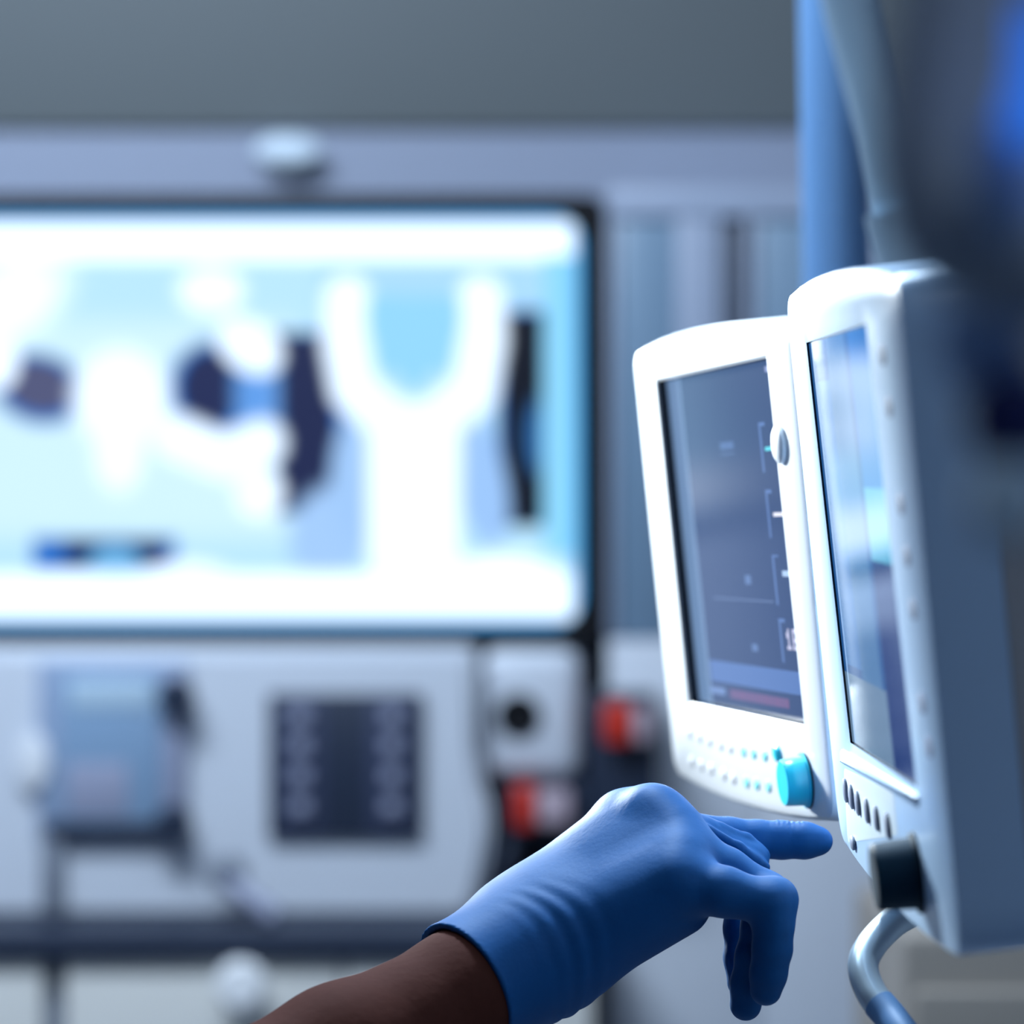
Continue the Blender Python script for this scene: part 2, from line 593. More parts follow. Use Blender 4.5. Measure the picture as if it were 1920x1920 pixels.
obj('body', local(con, bm), M['console'], con)
# left touch screen in its dark frame
wbox(con, 'screen_surround', 70, 352, 1240, 1578, ye - 0.012, ye + 0.01, M['console_side'], 0.004)
scr = wbox(con, 'screen_panel', 112, 300, 1262, 1545, ye - 0.016, ye, M['glass_blue'], 0.003)
scr['label'] = 'pale blue glass panel'
wbox(con, 'screen_header', 130, 285, 1275, 1330, ye - 0.0175, ye - 0.01, M['pale_tube'], 0.002, scr)
wbox(con, 'screen_field', 125, 240, 1430, 1530, ye - 0.0175, ye - 0.01, M['outlet'], 0.002, scr)
wbox(con, 'side_rail', 306, 346, 1262, 1545, ye - 0.02, ye, M['outlet'], 0.004)
wbox(con, 'bottom_rail', 84, 352, 1540, 1572, ye - 0.022, ye, M['navy'], 0.004)
for px, py in ((334, 1304), (330, 1540)):
    obj('knob', local(con, lathe([(0.025, -0.002), (0.025, 0.022), (0.02, 0.028), (0.006, 0.029)], 24, None, Matrix.Translation(Vector((wx(px, ye), ye - 0.02, wz(py, ye)))))), M['navy'], con)
obj('oval_badge', local(con, lathe([(0.022, -0.002), (0.022, 0.006), (0.012, 0.01)], 24, None, Matrix.Translation(Vector((wx(65, ye), ye - 0.012, wz(1425, ye)))) @ Matrix.Diagonal((1, 1, 1.8, 1)))), M['white'], con)
wbox(con, 'leg', 76, 118, 1572, 1717, ye - 0.02, ye + 0.005, M['grey'], 0.004)
# dark outlet module with two columns of four sockets
mod = wbox(con, 'outlet_module', 502, 792, 1300, 1572, ye - 0.014, ye, M['navy'], 0.004)
for cx in (563, 735):
    wbox(con, 'outlet_strip', cx - 45, cx + 45, 1306, 1566, ye - 0.016, ye - 0.013, M['strip'], 0.001, mod)
    for cy in (1345, 1400, 1457, 1514):
        wbox(con, 'outlet', cx - 18, cx + 18, cy - 13, cy + 13, ye - 0.026, ye - 0.014, M['outlet'], 0.004, mod)
# grey hose on its holder in front of the console
hs = thing('breathing_hose', 'grey hose leaning on the console front between screen and outlets', 'hose', at(500, 1742, 4.82))
obj('tube', local(hs, tube(spline([at(425, 1640, 4.80), at(448, 1668, 4.79), at(482, 1696, 4.78), at(516, 1718, 4.775)]), 0.014, 16)), M['outlet'], hs)
obj('end_cap', local(hs, lathe([(0.018, -0.01), (0.026, -0.004), (0.026, 0.02), (0.016, 0.026)], 24, None, Matrix.Translation(at(428, 1636, 4.81)))), M['grey'], hs)

# pale dispenser box with a dark round opening, and dark holder blocks with red caps
yd = 4.90
dsp = thing('dispenser_box', 'white rounded dispenser box with a black round opening, right of the console', 'dispenser', (wx(985, yd), yd, wz(1460, yd)))
b = box(wx(906, yd), wx(1088, yd), yd, yd + 0.16, wz(1458, yd), wz(1222, yd), 0.022, 4)
obj('body', local(dsp, b), M['console'], dsp)
obj('opening', local(dsp, lathe([(0.031, -0.002), (0.031, 0.004), (0.026, 0.005), (0.022, 0.002)], 24, None, Matrix.Translation(Vector((wx(972, yd), yd, wz(1342, yd)))))), M['black'], dsp)
wbox(dsp, 'backing_plate', 856, 1092, 1212, 1456, yd + 0.161, 5.29, M['console'])  # pale backing added to brighten the gap beside the console
hb = thing('suction_unit', 'dark wall unit carrying two red fittings, right of the dispenser box', 'unit', (wx(1100, yd), yd, wz(1572, yd)))
wbox(hb, 'upper_body', 1100, 1234, 1300, 1590, yd + 0.01, 4.998, M['navy'], 0.008)
wbox(hb, 'lower_body', 946, 1099, 1462, 1574, yd + 0.01, yd + 0.12, M['navy'], 0.008)
wbox(hb, 'backing_plate', 990, 1080, 1480, 1560, yd + 0.12, 5.29, M['grey'])
for a, b_, c, d in ((1132, 1184, 1318, 1396), (962, 1004, 1472, 1556)):
    wbox(hb, 'red_cap', a, b_, c, d, yd - 0.03, yd + 0.012, M['red'], 0.008)
for a, b_, c, d in ((1186, 1222, 1326, 1392), (1006, 1070, 1482, 1548)):
    wbox(hb, 'pale_sleeve', a, b_, c, d, yd - 0.022, yd + 0.012, M['pink'], 0.006)
obj('stay', local(hb, tube([at(962, 1570, yd + .03), at(935, 1625, yd + .03), at(918, 1690, yd + .03), at(916, 1706, yd + .03)], 0.009, 12)), M['slot'], hb)

# tan supply cart low at the right
yk = 3.3
ck = thing('supply_cart', 'tan supply cart partly hidden behind the monitors, bottom right', 'cart', (wx(1900, yk), yk, 0))
zt = wz(1752, yk)
b = box(wx(1690, yk), wx(2600, yk), yk, yk + 0.45, 0.09, zt, 0.012)
obj('body', local(ck, b), M['tan'], ck)
for i in range(3):
    z1 = zt - 0.05 - i * 0.28
    d = obj('drawer', local(ck, box(wx(1712, yk), wx(2580, yk), yk - 0.014, yk + 0.01, z1 - 0.265, z1, 0.006)), M['tan'], ck)
    obj('handle', local(ck, box(wx(2000, yk), wx(2290, yk), yk - 0.034, yk - 0.014, z1 - 0.05, z1 - 0.03, 0.004)), M['grey'], d)
for dx in (0.05, 0.40):
    for dy in (0.06, 0.39):
        p = Vector((wx(1690, yk) + dx, yk + dy, 0.045))
        b = lathe([(0.02, -0.014), (0.045, -0.012), (0.045, 0.012), (0.02, 0.014)], 20, None, Matrix.Translation(p))
        obj('caster', local(ck, b), M['black'], ck)
        obj('caster_fork', local(ck, box(p.x - .008, p.x + .008, p.y - 0.02, p.y - 0.014, 0.045, 0.1)), M['grey'], ck)

# ------------------------------------------------------------------ blue pendant column and slanted pale arm behind the monitors
yp = 2.7
pc = thing('pendant_column', 'blue steel ceiling column rising behind the right monitor', 'column', (wx(1560, yp), yp, H))
obj('column', local(pc, tube([at(1572, 640, yp), at(1566, 300, yp), at(1552, -400, yp), Vector((wx(1552, yp), yp, H))], [0.026, 0.026, 0.0245, 0.0245], 28)), M['blue_tube'], pc)
obj('collar', local(pc, tube([at(1578, 640, yp), at(1577, 600, yp)], 0.034, 28)), M['steel'], pc)
obj('ceiling_plate', local(pc, box(wx(1552, yp) - .1, wx(1552, yp) + .1, yp - .1, yp + .1, H - 0.03, H, 0.006)), M['white'], pc)
yq = 2.5
pa = thing('swing_arm', 'pale slanted tube arm crossing in front of the blue column at the top', 'arm', at(1570, -150, yq))
obj('tube', local(pa, tube([at(1532, -300, yq), at(1600, 20, yq), at(1668, 260, yq), at(1700, 420, yq)], 0.021, 24)), M['pale_tube'], pa)
obj('ceiling_rod', local(pa, tube([at(1532, -290, yq), Vector((wx(1532, yq), yq, H))], 0.021, 24)), M['pale_tube'], pa)
obj('end_joint', local(pa, tube([at(1690, 390, yq), at(1720, 500, yq)], 0.026, 24)), M['pale_tube'], pa)

# ------------------------------------------------------------------ monitors
def frame_matrix(o, u, v):
    u = Vector(u).normalized()
    v = Vector(v)
    v = (v - u * v.dot(u)).normalized()
    n = u.cross(v)
    Mx = Matrix((u, -n, v)).transposed().to_4x4()
    Mx.translation = Vector(o)
    return Mx


def face_uv(Mx, px, py, out=0.0):
    """where the sight line of a photograph pixel meets the face plane of a monitor, in its own u, v"""
    inv = Mx.inverted()
    o = inv @ Vector((0, 0, CZ))
    d = inv.to_3x3() @ Vector(((px - 960) / F, 1, -(py - 960) / F))
    s = (-out - o.y) / d.y
    p = o + d * s
    return p.x, p.z


def display_mesh(name, x0, x1, z0, z1, y, fn, m, parent, nx=256, ny=185):
    return grid_picture(name, nx, ny, fn, x0, x1, z0, z1, m, parent, y)


# ---- monitor with lit white face (left of the pair)
M1 = frame_matrix((0.10048428, 2.03539303, -0.10879337 + CZ), (0.17614387, -0.9843305, 0.00817372), (-0.10338895, -0.01024233, 0.99458827))
m1 = thing('patient_monitor', 'white medical monitor with turquoise dial, brightly lit, left of the pair', 'monitor')
m1.matrix_world = M1
SW, SH = 0.2562, 0.1845
out1 = outline((-0.0545, 0.2035), (0.3065, 0.1985), (0.2935, -0.0445), (-0.0605, -0.0455), 0.012, 0.0075)
hole = outline((0, SH), (SW, SH), (SW, 0), (0, 0))
holef = outline((-.0015, SH + .0015), (SW + .0015, SH + .0015), (SW + .0015, -.0015), (-.0015, -.0015))
bm = loops(bmesh.new(), [(hole, 0.0012), (holef, 0.0), (inset(out1, 0.007), 0.0), (inset(out1, 0.0025), 0.0015), (out1, 0.006), (out1, 0.034)])
obj('front_housing', bm, M['white'], m1)
bm = loops(bmesh.new(), [(hole, 0.0012), (hole, 0.0068), (inset(hole, 0.004), 0.007)])
obj('screen_frame', bm, M['gloss_black'], m1)
bm = loops(bmesh.new(), [(inset(out1, 0.002), 0.034), (inset(out1, 0.006), 0.06), (inset(out1, 0.03), 0.075)], False, True)
obj('back_shell', bm, M['shell'], m1)

FONT = {'1': '010110010010111', '8': '111101111101111', '6': '111100111101111', '0': '111101101101111', '7': '111001001001001'}


def ui1(X, Z):
    s, t = X / SW, 1 - Z / SH          # 0..1 right, 0..1 down
    out = np.tile(np.array(lin(24, 48, 90)[:3]), X.shape + (1,))

    def put(x0, x1, y0, y1, c, a=1.0):
        m = ((s >= x0) & (s <= x1) & (t >= y0) & (t <= y1))[..., None] * a
        out[:] = out * (1 - m) + np.array(lin(*c)[:3]) * m
    # bezel reflection along the left edge, painted into the picture
    put(0, 0.13, 0, 1, (120, 150, 185), 0.55)
    # parameter brackets at the right
    for y0, y1 in ((0.17, 0.31), (0.36, 0.49), (0.54, 0.68), (0.72, 0.84)):
        put(0.785, 0.80, y0, y1, (70, 98, 148))
        put(0.785, 0.835, y0, y0 + 0.008, (70, 98, 148))
    put(0.82, 0.92, 0.238, 0.25, (80, 190, 205))
    put(0.83, 0.93, 0.42, 0.434, (205, 205, 215))
    put(0.855, 0.92, 0.585, 0.6, (150, 175, 205))
    put(0.88, 0.92, 0.02, 0.035, (120, 130, 170))
    # number in the lowest field
    for i, ch in enumerate('18'):
        for r in range(5):
            for c_ in range(3):
                if FONT[ch][r * 3 + c_] == '1':
                    x = 0.835 + i * 0.045 + c_ * 0.012
                    y = 0.745 + r * 0.012
                    put(x, x + 0.012, y, y + 0.012, (165, 165, 190))
    # scale ticks, small readings, dotted trace
    put(0.44, 0.56, 0.215, 0.232, (60, 86, 132))
    put(0.44, 0.56, 0.245, 0.252, (56, 80, 124))
    put(0.54, 0.59, 0.60, 0.625, (72, 98, 142))
    put(0.54, 0.59, 0.80, 0.82, (72, 98, 142))
    put(0.24, 0.76, 0.668, 0.673, (70, 90, 128))
    # lower message band
    put(0.14, 1, 0.865, 0.93, (72, 104, 160), 0.8)
    put(0.30, 0.80, 0.945, 0.97, (112, 70, 112), 0.7)
    for k in range(16):
        put(0.315 + k * 0.03, 0.322 + k * 0.03, 0.945, 0.97, (60, 70, 110))
    put(0.12, 0.26, 0.945, 0.965, (90, 115, 160))
    put(0.93, 0.96, 0.88, 0.90, (120, 150, 190))
    put(0.95, 0.98, 0.955, 0.975, (110, 150, 190))
    return out


M['lcd'] = picture_mat('lit_monitor_screen', 1.5, 0.12)
display_mesh('display', 0.0005, SW - .0005, 0.0005, SH - .0005, 0.0066, ui1, M['lcd'], m1)


def pill(cx, cz, w_, h_, rise, y0=0.0, n=20):
    bm = bmesh.new()
    rings = []
    for k_, yy in ((1.0, y0 + 0.001), (1.0, y0 - rise * 0.6), (0.8, y0 - rise)):
        rings.append([bm.verts.new((cx + w_ / 2 * k_ * math.cos(2 * math.pi * i / n), yy, cz + h_ / 2 * k_ * math.sin(2 * math.pi * i / n))) for i in range(n)])
    for a, b_ in zip(rings, rings[1:]):
        for i in range(n):
            bm.faces.new((a[i], a[(i + 1) % n], b_[(i + 1) % n], b_[i]))
    bm.faces.new(rings[-1])
    return bm


def dial(name, Mx, parent, cx, cz, r, h, m, flange):
    prof = [(r * 1.12, -0.001), (r * 1.12, 0.0015), (r, 0.002), (r * 0.97, h * 0.55), (r * 0.94, h - 0.001), (r * 0.88, h), (r * 0.2, h)]
    d = obj(name, lathe(prof, 40, None, Matrix.Translation((cx, 0, cz))), m, parent)
    obj('dial_flange', lathe([(r * 1.13, -0.001), (r * 1.13, 0.001), (r * 0.9, 0.0012)], 40, None, Matrix.Translation((cx, 0, cz))), flange, d)
    return d


cx, cz = face_uv(M1, 1512, 1463)
d = dial('dial', M1, m1, cx, cz, 0.0125, 0.0125, M['turq'], M['teal_shade_flange'])
d['label'] = 'turquoise rotary dial'
# two rows of keys
top_px = [(1293, 1375), (1312, 1382), (1330, 1389), (1351, 1396), (1369, 1402), (1394, 1408), (1413, 1412), (1434, 1416)]
bot_px = [(1297, 1428), (1315, 1435), (1333, 1442), (1357, 1452), (1375, 1459), (1400, 1466), (1419, 1470), (1441, 1474)]
for row in (top_px, bot_px):
    for i, (px, py) in enumerate(row):
        x, z = face_uv(M1, px, py)
        b = obj('key', pill(x, z, 0.011, 0.0062, 0.0008), M['turq_soft'] if i > 4 else M['greybtn'], m1)
x, z = face_uv(M1, 1459, 1412)
obj('key', pill(x, z, 0.012, 0.009, 0.002), M['turq'], m1)['label'] = 'bright turquoise key'
x, z = face_uv(M1, 1468, 833)
obj('side_button', pill(x - .004, z, 0.020, 0.019, 0.003), M['white'], m1)

# ---- second monitor, nearer, face almost edge-on
s2 = 0.9225
M2 = frame_matrix(Vector((0.16721878, 1.77749169, -0.11483645)) * s2 + Vector((0, 0, CZ)), (0.02249974, -0.99964987, -0.01392459), (-0.11091655, -0.01633811, 0.99369542))
m2 = thing('patient_monitor', 'nearer medical monitor seen almost edge-on, with shaded dial and grey side', 'monitor')
m2.matrix_world = M2
W2, H2 = 0.2287, 0.1845
out2 = outline((-0.062, 0.2060), (0.340, 0.1975), (0.310, -0.0545), (-0.083, -0.0525), 0.02, 0.0085)
hole2 = outline((0, H2), (W2, H2), (W2, 0), (0, 0))
hole2f = outline((-.004, H2 + .009), (W2 + .004, H2 + .009), (W2 + .004, -.008), (-.004, -.008))
bm = loops(bmesh.new(), [(hole2, 0.001), (hole2f, 0.0), (inset(out2, 0.0016), 0.0), (inset(out2, 0.0005), 0.0005), (out2, 0.0018), (out2, 0.028)])
obj('front_housing', bm, M['white_tinted'], m2)
bm = loops(bmesh.new(), [(hole2, 0.001), (hole2, 0.0022), (inset(hole2, 0.004), 0.0024)])
obj('screen_frame', bm, M['gloss_black'], m2)
bm = loops(bmesh.new(), [(inset(out2, 0.0006), 0.0285), (inset(out2, 0.0006), 0.031), (inset(out2, 0.003), 0.0315), (inset(out2, 0.004), 0.075), (inset(out2, 0.02), 0.11)], False, True)
obj('back_shell', bm, M['shell'], m2)


def reflection2(X, Z):  # wall screen's reflection painted in as glowing blue bands
    s, t = X / W2, 1 - Z / H2
    out = np.tile(np.array(lin(52, 112, 182)[:3]), X.shape + (1,))

    def put(x0, x1, y0, y1, c, a=1.0):
        m = ((s >= x0) & (s <= x1) & (t >= y0) & (t <= y1))[..., None] * a
        out[:] = out * (1 - m) + np.array(lin(*c)[:3]) * m
    put(0.06, 0.3, 0.1, 0.8, (70, 140, 212))
    put(0.3, 0.6, 0.0, 1, (96, 150, 205))
    put(0.0, 0.66, 0.82, 1, (130, 165, 200))
    put(0.66, 1.0, 0.0, 0.36, (44, 134, 220))
    put(0.66, 1.0, 0.36, 0.52, (110, 205, 240))
    put(0.66, 1.0, 0.52, 1.0, (26, 62, 136))
    return out


M['lcd2'] = picture_mat('edge_on_screen_reflection', 0.6, 0.06)
display_mesh('display', 0.0005, W2 - .0005, 0.0005, H2 - .0005, 0.0020, reflection2, M['lcd2'], m2, 120, 90)
# raised ledge under the screen
q = [face_uv(M2, *p) for p in ((1580, 1404), (1722, 1492), (1722, 1512), (1581, 1430))]
pl = outline(q[0], q[1], q[2], q[3], 0.002)
obj('screen_ledge', loops(bmesh.new(), [(pl, 0.001), (pl, -0.0008), (inset(pl, 0.0012), -0.0016)], False, True), M['white_tinted'], m2)
# pale plate paints the lit part of the control panel; six upright keys
q = [face_uv(M2, *p) for p in ((1582, 1440), (1676, 1486), (1684, 1566), (1590, 1580))]
pl = outline(q[0], q[1], q[2], q[3], 0.006)
obj('lit_panel_patch', loops(bmesh.new(), [(pl, 0.001), (pl, -0.0001), (inset(pl, 0.001), -0.0002)], False, True), M['panel'], m2)
for px, py in ((1586, 1482), (1597, 1494), (1609, 1506), (1626, 1520), (1644, 1534), (1665, 1548)):
    x, z = face_uv(M2, px, py, 0.0006)
    obj('key', pill(x, z, 0.010, 0.0115, 0.0012, -0.0006), M['slot'], m2)
x, z = face_uv(M2, 1600, 1580, 0.0006)
obj('key', pill(x, z, 0.012, 0.007, 0.0012, -0.0006), M['slot'], m2)
for px, py in ((1655, 665), (1667, 762), (1689, 945), (1700, 1042), (1712, 1142), (1729, 1318), (1742, 1400)):
    x, z = face_uv(M2, px, py)
    obj('side_button', pill(x, z, 0.016, 0.0085, 0.0005), M['side_key'], m2)
cx, cz = face_uv(M2, 1722, 1645)
d = dial('dial', M2, m2, cx, cz + .002, 0.0145, 0.018, M['teal_shade_flange'], M['black'])
d['label'] = 'rotary dial, turquoise darkened as shade'

# ---- stand carrying both monitors; its bent grab handle shows below the near monitor
st = thing('monitor_stand', 'steel stand with a bent grab handle under the near monitor', 'stand', (0.46, 1.72, 0))
obj('pole', local(st, tube([(0.46, 1.72, 0.1), (0.46, 1.72, 1.62)], 0.02, 24)), M['steel'], st)
bm = bmesh.new()
for k in range(5):
    a = 2 * math.pi * k / 5
    tube([(0.46, 1.72, 0.11), (0.46 + .28 * math.cos(a), 1.72 + .28 * math.sin(a), 0.075)], [0.025, 0.016], 12, bm)
obj('base', local(st, bm), M['grey'], st)
for k in range(5):
    a = 2 * math.pi * k / 5
    p = Vector((0.46 + .27 * math.cos(a), 1.72 + .27 * math.sin(a), 0.035))
    obj('caster', local(st, lathe([(0.015, -0.011), (0.035, -0.01), (0.035, 0.01), (0.015, 0.011)], 18, None, Matrix.Translation(p))), M['black'], st)
    obj('caster_stem', local(st, tube([p, p + Vector((0, 0, 0.05))], 0.008, 10)), M['grey'], st)
c1 = M1 @ Vector((0.125, 0.0765, 0.08))
c2 = M2 @ Vector((0.115, 0.1115, 0.07))
obj('bracket_arm', local(st, tube([c1, M1 @ Vector((0.125, 0.13, 0.08)), (0.46, 1.74, c1.z)], 0.016, 16)), M['grey'], st)
obj('bracket_arm', local(st, tube([c2, M2 @ Vector((0.115, 0.14, 0.07)), (0.46, 1.70, c2.z)], 0.016, 16)), M['grey'], st)
yh = 1.60
hp = spline([at(1705, 1712, 1.632), at(1672, 1732, 1.622), at(1634, 1772, 1.61), at(1618, 1812, 1.60), at(1634, 1862, 1.59), at(1668, 1905, 1.58), at(1730, 1975, 1.56), at(1840, 2030, 1.57), at(2200, 2050, 1.64), at(2780, 2040, 1.70)], 8)
obj('grab_handle', local(st, tube(hp, 0.0070, 20)), M['steel'], st)
hp2 = hp[-1]
obj('handle_clamp', local(st, tube([hp2 + Vector((-.02, 0, -0.02)), hp2 + Vector((-.02, 0, 0.02))], 0.03, 20)), M['grey'], st)
obj('handle_reflection', local(st, tube(hp[36:52], 0.0074, 20)), M['blue_tube'], st)  # blue reflection on the handle, modelled as a coloured tube

# ------------------------------------------------------------------ near dark support arm, far out of focus
ya = 0.72
ka = ya / 0.86
arm = thing('support_arm', 'dark jointed support arm, out of focus, close in the upper right corner', 'arm', at(1900, -700, ya))
obj('upper_link', local(arm, tube(spline([at(1880, -900, ya), at(1850, -200, ya), at(1800, 150, ya), at(1790, 330, ya), at(1850, 440, ya), at(2080, 480, ya)]), [0.0150] * 41, 24)), M['arm'], arm)
obj('joint_cover', local(arm, tube([at(1800, 360, ya + .05), at(1870, 470, ya + .05)], [0.016, 0.014], 24)), M['arm'], arm)
obj('side_link', local(arm, tube(spline([at(1905, 240, ya - .03), at(1900, 330, ya - .03), at(1960, 420, ya - .03)]), 0.008, 20)), M['arm_joint'], arm)
obj('lower_link', local(arm, tube(spline([at(1990, 500, ya), at(1835, 610, ya + .02), at(1875, 720, ya + .02), at(1960, 860, ya)]), 0.0085, 20)), M['arm_joint'], arm)
k = obj('knob', local(arm, lathe([(0.006, -0.004), (0.0095, -0.002), (0.0095, 0.006), (0.006, 0.009)], 24, None, Matrix.Translation(at(1893, 785, ya)))), M['navy_knob'], arm)
k['label'] = 'navy round knob'
k = obj('lever_cap', local(arm, lathe([(0.005, -0.004), (0.0075, -0.002), (0.0075, 0.006), (0.005, 0.009)], 24, None, Matrix.Translation(at(1885, 935, ya)) @ Matrix.Diagonal((1, 1, 1.3, 1)))), M['pale_tube'], arm)
k['label'] = 'pale grey lever cap'
obj('knob_shaft', local(arm, tube([at(1905, 735, ya + .015), at(1890, 785, ya + .01), at(1885, 940, ya + .01)], 0.004, 14)), M['arm'], arm)
k = obj('blue_end_piece', local(arm, tube([at(1958, 20, ya - .05), at(1954, 130, ya - .05), at(1940, 235, ya - .05), at(1950, 268, ya - .05)], [0.005, 0.005, 0.006, 0.004], 20)), M['bright_blue'], arm)
k['label'] = 'glowing blue piece'

# ------------------------------------------------------------------ gloved hand: signed distance field, polygonised
def smin(a, b, k):
    h = np.clip(0.5 + 0.5 * (b - a) / k, 0, 1)
    return b * (1 - h) + a * h - k * h * (1 - h)


def surface_nets(f, o, h):
    nx, ny, nz = f.shape
    s = f < 0
    cs = [(i, j, k) for i in (0, 1) for j in (0, 1) for k in (0, 1)]
    sl = lambda A, c: A[c[0]:nx - 1 + c[0], c[1]:ny - 1 + c[1], c[2]:nz - 1 + c[2]]
    cnt = sum(sl(s, c).astype(np.int8) for c in cs)
    act = (cnt > 0) & (cnt < 8)
    idx = np.argwhere(act)
    vid = np.full(act.shape, -1, np.int64)
    vid[act] = np.arange(len(idx))
    acc = np.zeros((len(idx), 3))
    num = np.zeros(len(idx))
    for a in cs:
        for ax in range(3):
            if a[ax] == 0:
                b = list(a)
                b[ax] = 1
                fa = f[idx[:, 0] + a[0], idx[:, 1] + a[1], idx[:, 2] + a[2]]
                fb = f[idx[:, 0] + b[0], idx[:, 1] + b[1], idx[:, 2] + b[2]]
                m = (fa < 0) != (fb < 0)
                t = np.where(m, fa / np.where(m, fa - fb, 1), 0)
                p = np.tile(np.array(a, float), (len(idx), 1))
                p[:, ax] = t
                acc[m] += p[m]
                num[m] += 1
    co = (idx + acc / num[:, None]) * h + o
    quads = []
    for ax in range(3):
        u, v = [(1, 2), (2, 0), (0, 1)][ax]
        sh = [nx, ny, nz]
        A = [slice(1, -1)] * 3
        A[ax] = slice(0, sh[ax] - 1)
        B = list(A)
        B[ax] = slice(1, sh[ax])
        sa, sb = s[tuple(A)], s[tuple(B)]
        e = np.argwhere(sa != sb)
        flip = sb[tuple(e.T)]
        base = e.copy()
        for q in range(3):
            if q != ax:
                base[:, q] += 1
        def cell(du, dv):
            c = base.copy()
            c[:, u] -= du
            c[:, v] -= dv
            return vid[c[:, 0], c[:, 1], c[:, 2]]
        q = np.stack([cell(1, 1), cell(0, 1), cell(0, 0), cell(1, 0)], 1)
        q[flip] = q[flip][:, ::-1]
        quads.append(q)
    return co, np.concatenate(quads)


def V(px, py, d):
    return np.array(at(px, py, d))


def rcone(P, a, b, ra, rb):
    ab = b - a
    t = np.clip(((P - a) @ ab) / (ab @ ab), 0, 1).astype(np.float32)
    return np.linalg.norm(P - a - t[..., None] * ab, axis=-1).astype(np.float32) - (ra + t * (rb - ra))


def chain(P, pts, k=0.004):
    d = None
    for (a, ra), (b, rb) in zip(pts, pts[1:]):
        q = rcone(P, a, b, ra, rb)
        d = q if d is None else smin(d, q, k)
    return d


index = [(V(1172, 1546, 1.700), .0108), (V(1270, 1558, 1.708), .0100), (V(1368, 1572, 1.715), .0095), (V(1420, 1574, 1.716), .0088), (V(1466, 1575, 1.716), .0086), (V(1510, 1576, 1.714), .0082), (V(1535, 1577, 1.712), .0068)]
middle = [(V(1230, 1532, 1.682), .0112), (V(1320, 1574, 1.690), .0098), (V(1400, 1616, 1.694), .0096), (V(1396, 1680, 1.692), .0086), (V(1392, 1740, 1.689), .0084), (V(1390, 1795, 1.686), .0078), (V(1391, 1842, 1.683), .0070)]
ring = [(V(1282, 1594, 1.664), .0118), (V(1362, 1634, 1.659), .0106), (V(1438, 1676, 1.655), .0098), (V(1428, 1735, 1.655), .0090), (V(1415, 1795, 1.656), .0086), (V(1404, 1845, 1.657), .0080), (V(1398, 1884, 1.658), .0074)]
pinky = [(V(1270, 1654, 1.642), .0125), (V(1356, 1672, 1.636), .0112), (V(1446, 1694, 1.632), .0100), (V(1450, 1735, 1.632), .0090), (V(1448, 1780, 1.633), .0086), (V(1441, 1825, 1.635), .0080), (V(1436, 1856, 1.637), .0073)]
thumb = [(V(1020, 1762, 1.695), .016), (V(1120, 1705, 1.712), .0135), (V(1215, 1664, 1.720), .0112), (V(1290, 1650, 1.718), .0086)]
WR, WU = V(968, 1722, 1.688), V(1010, 1806, 1.652)
MI, MM, MR, MP = index[0][0], middle[0][0], ring[0][0], pinky[0][0]
arm_d = V(640, 1985, 1.600) - V(1010, 1770, 1.668)
arm_d /= np.linalg.norm(arm_d)
rim_c = V(1010, 1770, 1.668) + arm_d * 0.046
rim_n = arm_d


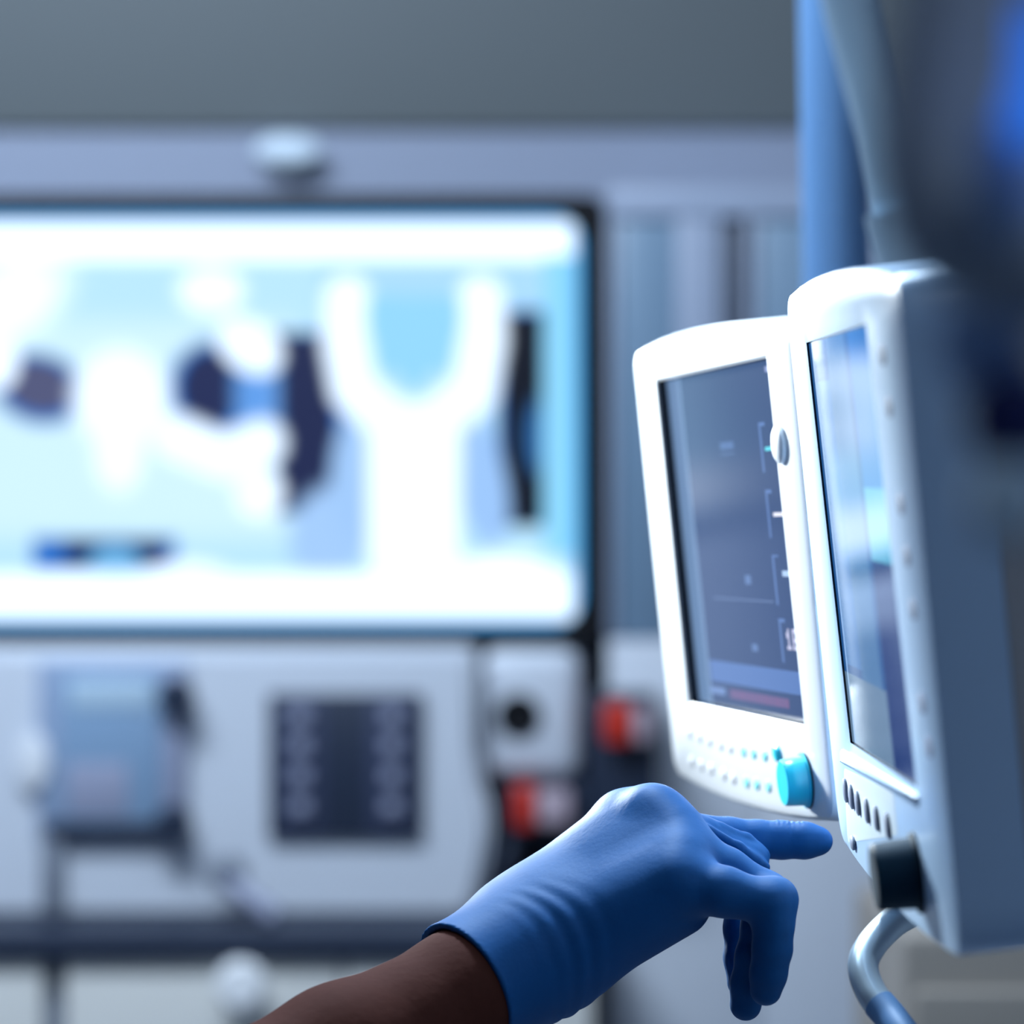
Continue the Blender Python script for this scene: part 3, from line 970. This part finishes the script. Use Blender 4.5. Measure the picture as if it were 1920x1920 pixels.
def glove_field(P):
    palm = rcone(P, WR, MI, .0150, .0125)
    for a, b, ra, rb in ((WR * .67 + WU * .33, MM, .0175, .0130), (WR * .33 + WU * .67, MR, .0180, .0145), (WU, MP, .0165, .0145)):
        palm = smin(palm, rcone(P, a, b, ra, rb), 0.022)
    # flesh between the long bones of the hand back
    for a, b in ((WR * .8 + WU * .2, (MI + MM) / 2), ((WR + WU) / 2, (MM + MR) / 2), (WR * .2 + WU * .8, (MR + MP) / 2)):
        palm = smin(palm, rcone(P, a, b, .0170, .0122), 0.012)
    # heel and ulnar pad of the palm
    palm = smin(palm, rcone(P, V(1050, 1818, 1.665), V(1275, 1700, 1.652), .0160, .0135), 0.012)
    palm = smin(palm, rcone(P, V(1060, 1760, 1.69), V(1250, 1640, 1.69), .018, .014), 0.012)
    # wrist and cuff
    cuff = rcone(P, V(1010, 1770, 1.669), V(1010, 1770, 1.669) + arm_d * 0.10, .0290, .0362)
    d = smin(palm, cuff, 0.022)
    d = smin(d, chain(P, thumb), 0.009)
    fingers = None
    for c in (index, middle, ring, pinky):
        q = chain(P, c)
        d1 = smin(d, q, 0.0055) if fingers is None else None
        fingers = q if fingers is None else smin(fingers, q, 0.0018)
    d = smin(d, fingers, 0.0065)
    # knuckle lifts
    for (c, r) in ((V(1160, 1529, 1.698), .0085), (V(1224, 1523, 1.680), .0094), (V(1458, 1682, 1.640), .0075)):
        d = smin(d, np.linalg.norm(P - c, axis=-1).astype(np.float32) - r, 0.011)
    # stretched folds of glove between index and middle finger
    for p in ([V(1352, 1552, 1.690), V(1400, 1572, 1.694), V(1434, 1602, 1.696)], [V(1330, 1556, 1.678), V(1385, 1588, 1.682), V(1436, 1626, 1.686)]):
        for a, b in zip(p, p[1:]):
            d = smin(d, rcone(P, a, b, .0022, .0022), 0.003)
    # creases on the inside of the bent fingers
    for c, r in ((V(1372, 1757, 1.640), .0022), (V(1366, 1736, 1.632), .0015)):
        d = -smin(-d, np.linalg.norm((P - c) * np.array([1, .5, 1]), axis=-1).astype(np.float32) - r, 0.002)
    # wrinkles around the wrist, small wrinkles on the fingertip joint
    ax = (P - V(1010, 1770, 1.669)) @ arm_d
    side = (P - V(1010, 1770, 1.669)) @ np.array([0.4, -0.75, -0.5])
    wv = np.exp(-((ax - 0.006) / 0.013) ** 2) * sst(-0.01, 0.02, side)
    d = d + (0.0004 * np.sin(ax * 700 + 1.6 * np.sin(side * 90)) * wv).astype(np.float32)
    q = np.exp(-(np.linalg.norm(P - V(1480, 1545, 1.716), axis=-1) / 0.009) ** 2)
    d = d + (0.0006 * np.sin(P[..., 0] * 2600) * q).astype(np.float32)
    # open rim with hollow inside
    cut = (P - rim_c) @ rim_n
    d = np.maximum(d, cut.astype(np.float32))
    inner = rcone(P, V(1010, 1770, 1.669) + arm_d * 0.012, V(1010, 1770, 1.669) + arm_d * 0.12, .0262, .0350)
    d = np.maximum(d, -inner)
    return d


def sdf_mesh(name, field, lo, hi, h, material, parent, smooth=3):
    xs = [np.arange(a, b, h, dtype=np.float32) for a, b in zip(lo, hi)]
    f = np.empty([len(x) for x in xs], np.float32)
    st_ = 24
    for i in range(0, len(xs[0]), st_):
        G = np.stack(np.meshgrid(xs[0][i:i + st_], xs[1], xs[2], indexing='ij'), -1)
        f[i:i + st_] = field(G)
    co, q = surface_nets(f, np.array([x[0] for x in xs]), h)
    e = np.concatenate([q[:, [0, 1]], q[:, [1, 2]], q[:, [2, 3]], q[:, [3, 0]]])
    e = np.concatenate([e, e[:, ::-1]])
    n = np.bincount(e[:, 0], minlength=len(co))[:, None]
    for it in range(smooth * 2):
        avg = np.stack([np.bincount(e[:, 0], co[e[:, 1], k], len(co)) for k in range(3)], 1) / np.maximum(n, 1)
        co = co + (avg - co) * (0.5 if it % 2 == 0 else -0.52)
    me = bpy.data.meshes.new(name)
    me.from_pydata(co.tolist(), [], q.tolist())
    me.polygons.foreach_set('use_smooth', [True] * len(me.polygons))
    me.materials.append(material)
    o = bpy.data.objects.new(name, me)
    C.objects.link(o)
    o.parent = parent
    return o


M['glove'] = mat('blue_nitrile', lin(20, 90, 152), 0.6, spec=0.22, bump=0.06, bscale=420, var=0.1)
M['skin'] = mat('brown_skin', lin(84, 44, 35), 0.8, spec=0.1, bump=0.15, bscale=260, var=0.18)
M['scrubs'] = mat('blue_scrub_cotton', lin(46, 86, 160), 0.85, bump=0.2, bscale=500)
ps = thing('person', 'right arm reaching in from lower left, blue glove, index finger pointing at monitor', 'person')
allp = np.array([p for c in (index, middle, ring, pinky, thumb) for p, r in c] + [rim_c, V(797, 1748, 1.665), V(975, 1930, 1.60)])
sdf_mesh('glove', glove_field, allp.min(0) - .028, allp.max(0) + .028, 0.0010, M['glove'], ps)
# forearm inside the cuff, on to the elbow outside the frame
fp = [V(1010, 1770, 1.668), V(1010, 1770, 1.668) + arm_d * 0.046 + np.array([0, 0, -.0015]), V(640, 1985, 1.600), V(440, 2100, 1.570), V(100, 2290, 1.530), V(-250, 2440, 1.50)]
fr_ = [.0240, .0266, .0315, .0345, .040, .043]


def arm_field(P):
    d = None
    for a, b, ra, rb in zip(fp, fp[1:], fr_, fr_[1:]):
        q = rcone(P, a, b, ra, rb)
        d = q if d is None else smin(d, q, 0.012)
    # muscle belly below the elbow
    d = smin(d, rcone(P, V(560, 2070, 1.59), V(250, 2260, 1.54), .026, .032), 0.02)
    return d


fa = np.array(fp)
sdf_mesh('forearm', arm_field, fa.min(0) - .052, fa.max(0) + .052, 0.0022, M['skin'], ps)
e0, e1 = Vector(fp[4]), Vector(fp[5])
dv = (e1 - e0).normalized()
sl_pts = [e0.lerp(e1, 0.65), e1, e1 + dv * 0.10 + Vector((0, -.01, 0)), e1 + dv * 0.22 + Vector((0, -.03, .02)), e1 + dv * 0.34 + Vector((0, -.05, .05))]
n_sl = 4 * 6 + 1
obj('sleeve', tube(spline(sl_pts, 6), [0.054 + 0.012 * k / n_sl if k < n_sl - 4 else 0.064 * (n_sl - k) / 5 + 0.002 for k in range(n_sl)], 28), M['scrubs'], ps)
